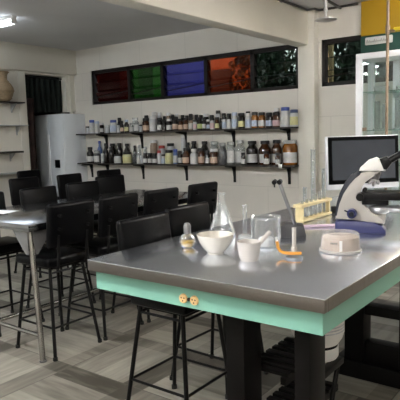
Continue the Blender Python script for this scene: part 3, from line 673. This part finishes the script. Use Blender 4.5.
for (x, y, rz, lab) in [
 (-3.075, 2.80, R90+.02, 'black vinyl stool, second from the camera along the near side of the steel table'),
 (-3.06, 3.26, R90-.02, 'black vinyl stool, third from the camera along the near side of the steel table'),
 (-3.07, 3.82, R90-.03, 'black vinyl stool, farthest of four along the near side of the steel table'),
 (-1.765, 2.105, -R90, 'black vinyl stool with shiny backrest at the left edge of the mint bench'),
 (-1.845, 2.57, -R90-.03, 'black vinyl stool at the mint bench behind the nearer shiny one'),
 (-3.79, 2.42, -R90, 'black vinyl stool at far left across the steel table, cut by the frame'),
 (-3.80, 2.97, -R90+.05, 'black vinyl stool across the steel table, behind its front stretch of bare top'),
 (-3.84, 3.485, -R90-.04, 'black vinyl stool across the steel table, second from the bare top'),
 (-4.20, 4.17, -R90-.1, 'black vinyl stool across the steel table, third, below the bottle shelf'),
 (-4.92, 4.25, -R90+.1, 'black vinyl stool standing alone in front of the pale cupboard'),
 (-5.02, 4.95, -R90-.05, 'black vinyl stool near the back wall under the left brackets')]:
    dup(st0, (x, y, 0), rz, lab, GST)
dup(st0, (-4.98, 3.66, 0), -R90+.05, 'black vinyl stool at left between the steel table and the wall stool', GST)
dup(st0, (-6.15, 4.58, 0), -R90+.1, 'black vinyl stool against the left wall shelves beside the pale cupboard', GST)

# ------------------------------------------------------------------ things on the bench
Z = H+.0006
lp = thing('spirit_lamp', 'small round glass spirit lamp with yellow liquid and grey cap', 'lamp', (-1.637, 2.046, Z))
MB().lathe([(0, 0), (.022, 0), (.034, .012), (.040, .030), (.038, .046), (.030, .060), (.018, .068), (.015, .073), (0.013, .073), (.028, .057), (.036, .045), (.038, .030), (.032, .014), (0, .006)], 28).build('glass_bowl', M_GLASS, lp)
MB().lathe([(0, .007), (.022, .007), (.032, .016), (.0365, .028), (.036, .033), (0, .033)], 28).build('liquid', M_OIL, lp)
MB().lathe([(0, .070), (.017, .070), (.018, .076), (.018, .105), (.014, .118), (.008, .122), (0, .122)], 24).build('cap', M_GMETAL, lp)
bw = MB().lathe([(0, 0), (.036, 0), (.038, .004), (.037, .008), (.055, .026), (.073, .053), (.083, .083), (.0855, .088), (.083, .090), (.079, .084), (.069, .055), (.050, .030), (.030, .016), (0, .012)], 40).build('bowl', M_CERAM, loc=(-1.446, 2.009, Z))
tag(bw, 'wide cream white porcelain bowl in front of the conical flask', 'bowl')
mo = MB().lathe([(0, 0), (.036, 0), (.037, .004), (.041, .012), (.047, .045), (.050, .078), (.051, .082), (.049, .084), (.045, .079), (.040, .045), (.030, .022), (0, .016)], 36).build('mortar', M_CERAM2, loc=(-1.241, 1.968, Z))
tag(mo, 'small white porcelain mortar with pestle leaning in it', 'mortar')
pe = MB(); a = Vector((0.012, .009, .040)); d = Vector((.46, .345, .62)).normalized()
pe.tube([a-d*.018, a-d*.012, a, a+d*.02, a+d*.05, a+d*.085, a+d*.105, a+d*.112], .0095, 14)
tag(pe.build('pestle', M_CERAM2, loc=(-1.241, 1.968, Z)), 'white porcelain pestle leaning out of the small mortar', 'pestle')
fk = thing('conical_flask', 'clear glass conical flask behind the cream porcelain bowl', 'flask', (-1.675, 2.392, Z))
MB().lathe([(0, 0), (.068, 0), (.074, .006), (.074, .014), (.060, .055), (.030, .145), (.021, .172), (.019, .185), (.019, .222), (.025, .229), (.023, .231), (.016, .222), (.016, .185), (.018, .17), (.057, .055), (.070, .014), (.066, .004), (0, .004)], 36).build('glass', M_GLASS, fk)
gm = MB()
for z, w in ((.045, .35), (.062, .3), (.079, .35), (.096, .3)):
    r = .0745-(z-.014)*.335+.0005; gm.tube([(r*math.cos(t), r*math.sin(t), z) for t in [-.9-w*.5+w*i/4 for i in range(5)]], .0012, 4)
gm.build('graduation_marks', M_WHITE, fk)
cy = thing('measuring_cylinder', 'slim glass measuring cylinder on round base beside the flask', 'measuring cylinder', (-1.54, 2.408, Z))
MB().lathe([(0, 0), (.040, 0), (.041, .006), (.034, .013), (.012, .018), (0, .018)], 24).build('base', M_FGLASS, cy)
MB().lathe([(.011, .018), (.011, .165), (.014, .170), (.010, .168), (.009, .02), (0, .02)], 18).build('tube', M_GLASS, cy)
be = thing('glass_beaker', 'clear glass beaker with white powder behind the mortar', 'beaker', (-1.33, 2.262, Z))
MB().lathe([(0, 0), (.062, 0), (.070, .008), (.070, .136), (.076, .143), (.074, .145), (.067, .136), (.067, .010), (.060, .004), (0, .004)], 36).build('glass', M_GLASS, be)
MB().lathe([(0, .0045), (.036, .0045), (.038, .01), (.037, .038), (.03, .044), (0, .045)], 30).build('powder', M_POWDER, be)
# Bunsen burner with orange hose
bu = thing('bunsen_burner', 'small bunsen burner with orange rubber hose at front of bench', 'burner', (-1.09, 2.09, Z))
MB().lathe([(0, 0), (.034, 0), (.037, .004), (.037, .009), (.026, .014), (.012, .018), (0, .018)], 28).build('base', mat('blue_grey_metal', (.38,.44,.50), .3, .8, var=.05), bu)
MB().lathe([(0, .018), (.009, .018), (.009, .13), (.010, .135), (.007, .135), (.006, .125), (0, .125)], 18).lathe([(.0095, .03), (.013, .032), (.013, .05), (.0095, .052)], 18).build('barrel', M_CERAM2, bu)
MB().cyl((0, 0, .024), (-.028, .02, .024), .005).build('gas_inlet', M_CHROME, bu)
bh = MB().tube([(.034, 0, .028), (.020, -.010, .0275), (.002, -.0222, .0275), (-.022, -.024, .027), (-.044, -.018, .026), (-.056, -.022, .033), (-.062, -.028, .047), (-.064, -.030, .064), (-.066, -.032, .076)], .007, 10).build('hose', M_ORANGE, bu); bh['label'] = 'orange rubber hose'
MB().tube([(-.065, -.031, .074), (-.068, -.034, .092)], .005, 8).build('hose_nozzle', M_WHITE, bu)
# slanted steel arm on a grey block
ar = thing('tilted_arm_instrument', 'grey metal block with slanted steel arm and two black knobs', 'instrument', (-1.342, 2.545, Z))
MB().prism([(-.075, 0), (.070, 0), (.072, .012), (.060, .062), (-.03, .074), (-.072, .062)], -.05, .05, 'y', .006, M=Matrix.Rotation(.55, 4, 'Z')).build('base_block', mat('dark_cast_metal', (.07,.07,.075), .5, .3, var=.15), ar)
dirr = Vector((-.070, -.052, .245)); p0 = Vector((.035, -.01, .045)); p1 = p0+dirr
dirr = (p1-p0)
Mz = dirr.normalized().to_track_quat('Z', 'Y').to_matrix().to_4x4(); Mz.translation = p0
MB().box(-.012, .012, -.008, .008, -.01, dirr.length, .003, M=Mz).box(.002, .008, -.010, -.008, .01, dirr.length-.01, M=Mz).build('arm', steel_mat('arm_steel', (.30,.31,.33), .35), ar)
kb = MB(); side = Vector((.80, .60, 0))
for s_ in (-.022, .004):
    c = p1+side*s_+Vector((0, 0, .002)); kb.cyl(c+Vector((.005, -.018, -.004)), c+Vector((0, .004, 0)), .0125, .0125, 12); kb.cyl(c+Vector((0,-.004,-.012)), c+Vector((0, -.004, -.03)), .004, n=8)
kb.build('knob', M_BLKM, ar)
# test tube rack
rk = thing('test_tube_rack', 'pale wooden test tube rack behind the slanted steel arm', 'rack', (-1.505, 2.93, Z))
rl = .43
MB().box(-.03, .03, 0, rl, .092, .110, .002).build('upper_rail', M_RACK, rk); MB().box(-.03, .03, 0.02, rl, .004, .018, .002).build('lower_rail', M_RACK, rk)
for y in (.03, rl-.03): MB().box(-.026, .026, y-.006, y+.006, 0, .094, .002).build('end_support', M_RACK, rk)
for i in range(6):
    t = thing('test_tube', 'empty glass test tube, %s from the left in the wooden rack' % ordn(i+1), 'test tube', (-1.505, 2.93+.06+i*.062, Z+.0185), 0, 'test tubes in the wooden rack')
    hh_ = (.105, .11, .105, .13, .14, .15)[i]
    MB().lathe([(0, 0), (.006, .001), (.0095, .007), (.010, .012), (.010, hh_), (.0125, hh_+.003), (.009, hh_+.002), (.008, .013), (0, .006)], 14).build('glass', M_CLEARB, t)
# tall burettes / cylinders behind the rack
for i, (x, y, r, h) in enumerate([(-1.64, 3.30, .013, .17), (-1.70, 3.55, .0165, .41), (-1.675, 3.66, .011, .27)]):
    t = thing('glass_cylinder', ('thin glass cylinder behind the rack, shortest of three', 'tallest glass cylinder standing behind the rack', 'thin glass cylinder behind the rack, nearest the monitor')[i], 'measuring cylinder', (x, y, Z), 0, 'tall glass cylinders behind the rack')
    MB().lathe([(0, 0), (r*2, 0), (r*2, .008), (r, .016), (0, .016)], 18).build('base', M_FGLASS, t)
    MB().lathe([(r, .016), (r, h), (r*1.25, h+.006), (r*.85, h), (r*.85, .02), (0, .02)], 16).build('tube', M_CLEARB, t)
    g = MB()
    for k in range(8): g.tube([((r+.0005)*math.cos(a_), (r+.0005)*math.sin(a_), .06+k*(h-.09)/8) for a_ in (-1.6, -1.2, -.8)], .0007, 4)
    g.build('graduation_marks', M_WHITE, t)
pk = thing('plastic_pipette', 'lilac plastic tube lying on the bench below the rack', 'pipette', (-1.30, 2.90, Z+.009))
MB().tube([(-.11, -.10, 0), (-.02, -.02, 0), (.04, .035, 0), (.07, .06, 0)], .0085, 12).build('barrel', M_PINK, pk)
MB().tube([(-.11, -.10, 0), (-.13, -.118, 0)], .0045, 8).build('tip', M_WHITE, pk)
rb = thing('rubber_block', 'small black box on the bench behind the rack', 'box', (-1.47, 3.42, Z), .6)
MB().box(-.035, .035, -.025, .025, 0, .045, .006).build('body', M_RUBBER, rb); MB().box(-.036, .036, -.026, .026, .035, .04, .001).build('lid', M_RUBBER, rb)
# round container with translucent lid
pc = thing('plastic_container', 'round plastic container with translucent white lid in front of microscope', 'container', (-.985, 2.335, Z))
MB().lathe([(0, .0), (.088, .0), (.094, .003), (.094, .010), (.088, .013), (0, .013)], 40).build('dish', mat('milky_dish', (.46,.44,.43), .4, var=.03), pc)
MB().lathe([(0, .0135), (.084, .0135), (.079, .068), (.068, .072), (0, .072)], 36).build('contents', M_BISC, pc)
MB().lathe([(.090, .0135), (.089, .022), (.084, .070), (.081, .082), (.074, .088), (.066, .086), (.064, .083), (0, .083)], 40).build('lid', M_LIDP, pc)
MB().box(-.006, .006, -.0035, .0, .016, .062, M=Matrix.Translation((.036, -.0805, 0)) @ Matrix.Rotation(.42, 4, 'Z')).build('label_strip', M_WHITE, pc)
mk = MB()
for k in range(4): mk.box(-.03+.008*k, -.025+.008*k, -.002, .0, .046, .054, M=Matrix.Translation((.022, -.0845, 0)) @ Matrix.Rotation(.28, 4, 'Z'))
mk.build('marks', M_PRINT, pc)

# ------------------------------------------------------------------ microscope
k = .00528
mi = thing('microscope', 'grey and blue compound microscope on the bench in front of the monitor', 'microscope', (-1.215, 2.79, Z), math.atan2(.075, .24))
def uz(pts): return [((x-335)*k, (234-y)*k) for x, y in pts]
MB().prism(uz([(337, 234), (337, 223), (342, 221.5), (358, 221.5), (376, 223), (382, 226), (385.8, 230.5), (385.8, 234)]), -.05, .05, 'y', .006).build('base', M_BLUEM, mi)
arm_pts = [(337,221),(338,214),(340,205),(343.5,193.5),(349,183),(354,177.5),(360,173.5),(368,172.5),(380,172.5),(377,175),(371,177.5),(365,182),(361,188),(359.5,195),(361.5,203),(366,209),(373,213.5),(381,217.5),(385,223),(383,225),(377,222.2),(360,219.8)]
MB().prism(uz(arm_pts), -.036, .036, 'y', .007).build('arm', M_GREYM, mi)
MB().prism(uz([(336.6,217),(338.3,205),(341.3,193.5),(346.3,183.5),(352,176),(358,172.6),(362,173.2),(360.5,176),(356,179.5),(350.8,185),(345.2,194.5),(340.8,205),(338.8,217)]), -.0372, .0372, 'y', .002).build('arm_back', M_NAVY, mi)
MB().prism(uz([(360,172),(361,168.5),(368.5,161.2),(376,158.6),(381,161.5),(385,167),(384.5,172)]), -.034, .034, 'y', .006).build('head', M_WHITEM, mi)
MB().prism(uz([(379,160),(386,158),(391,163.5),(386,170.5),(383,170)]), -.05, .05, 'y', .006).build('prism_housing', M_BLKM, mi)
for sy in (-1, 1):
    a = Vector(((384-335)*k, sy*.030, (234-164.5)*k)); b_ = Vector(((397-335)*k, sy*.030, (234-157.0)*k)); d = (b_-a).normalized()
    e = MB().cyl(a, b_, .0165, .0165, 18).build('eyepiece', M_BLKM, mi)
    MB().cyl(b_, b_+d*.028, .0185, .0185, 18).build('eyecup', M_BLKM, e)
    MB().cyl(a+d*.004+Vector((0, 0, .012)), b_+Vector((0, 0, .011)), .0075, n=10).build('silver_rim', M_CHROME, e)
MB().cyl(((376-335)*k, 0, (234-172.5)*k), ((374-335)*k, 0, (234-180)*k), .026, .024, 20).build('nosepiece', M_GMETAL, mi)
for a_, l in ((-.25, .040), (.5, .030), (-.9, .026)):
    p = Vector(((375-335)*k+.010*a_, .012*(a_ if a_ != -.25 else 0), (234-180)*k)); q = p+Vector((.018*a_*1.4, .014*(a_ if a_ != -.25 else 0), -l))
    MB().cyl(p, p+(q-p)*.75, .0105, n=14).cyl(p+(q-p)*.75, q, .0105, .005, 14).build('objective', M_CHROME, mi)
MB().box((362-335)*k, (404-335)*k, -.07, .07, (234-200)*k, (234-192.5)*k, .004).box((363-335)*k, (388-335)*k, -.05, .05, (234-205)*k, (234-200)*k, .004).build('stage', M_BLKM, mi)
MB().box((378-335)*k, (398-335)*k, -.045, -.02, (234-195.5)*k, (234-193.5)*k, .001).box((378-335)*k, (381-335)*k, -.05, .05, (234-195.5)*k, (234-193)*k, .001).build('slide_holder', M_BLKM, mi)
MB().cyl(((361.5-335)*k, -.080, (234-197)*k), ((361.5-335)*k, -.037, (234-197)*k), .020, .022, 18).cyl(((366-335)*k, -.070, (234-190)*k), ((366-335)*k, -.036, (234-190)*k), .012, .012, 14).build('stage_knob', M_BLKM, mi)
MB().lathe([(0, 0), (.030, 0), (.046, .008), (.056, .030), (.056, .036), (.030, .046), (0, .046)], 24, c=((380-335)*k, 0, (234-214.5)*k)).build('condenser', M_CHROME, mi)
MB().lathe([(0, 0), (.050, 0), (.060, .010), (.062, .022), (.050, .026), (0, .026)], 26, c=((398-335)*k, -.03, (234-211.5)*k)).build('lamp_mirror', M_CHROME, mi)
MB().cyl(((381-335)*k, 0, (234-224)*k), ((381-335)*k, 0, (234-214)*k), .020, .026, 18).build('light_port', M_GREYM, mi)
MB().cyl(((353.5-335)*k, -.073, (234-214)*k), ((353.5-335)*k, -.036, (234-214)*k), .0235, .027, 22).build('focus_knob', M_BLUEM, mi)
MB().cyl(((353.5-335)*k, -.088, (234-214)*k), ((353.5-335)*k, -.073, (234-214)*k), .013, .014, 18).cyl(((353.5-335)*k-.015, -.068, (234-214)*k+.01), ((346.5-335)*k, -.068, (234-210.5)*k), .004, n=8).build('fine_focus_knob', M_NAVY, mi)
# ------------------------------------------------------------------ monitor
pL = Vector((-1.732, 3.85, 0)); pR = Vector((-1.34, 4.30, 0)); dv = pR-pL; wM = dv.length
mo_ = thing('computer_monitor', 'black screened desktop monitor with silver edge behind the microscope', 'monitor', (*((pL+pR)/2).xy, Z), math.atan2(dv.y, dv.x))
Mt = Matrix.Translation((0, 0, .098)) @ Matrix.Rotation(math.radians(-3), 4, 'X'); hM = .402
MB().box(-wM/2, wM/2, -.005, .028, 0, hM, .010, M=Mt, seg=3).build('shell', M_ALU, mo_)
MB().box(-wM/2+.014, wM/2-.006, -.009, -.004, .042, hM-.006, .002, M=Mt).build('bezel', M_BEZEL, mo_)
MB().box(-wM/2+.044, wM/2-.036, -.0105, -.008, .074, hM-.034, M=Mt).build('screen', M_SCREEN, mo_, smooth=False)
MB().box(-.05, .05, .03, .045, .006, .24, .004).build('stand_neck', M_ALU, mo_); MB().box(-.10, .10, -.05, .10, 0, .008, .003).build('stand_foot', M_ALU, mo_)

# ------------------------------------------------------------------ light & view
wd = bpy.data.worlds.new('world'); S.world = wd; wd.use_nodes = True
nt = wd.node_tree; bg = nt.nodes['Background']
bg.inputs['Color'].default_value = (.92, .96, 1.0, 1); bg.inputs['Strength'].default_value = .33       # overcast sky
vs = S.view_settings; vs.view_transform = 'Standard'; vs.look = 'None'; vs.gamma = 1; vs.use_curve_mapping = False; vs.exposure = 3.32
S.cycles.max_bounces = 10; S.cycles.diffuse_bounces = 6; S.cycles.transparent_max_bounces = 32; S.cycles.glossy_bounces = 5
S.cycles.sample_clamp_indirect = 8
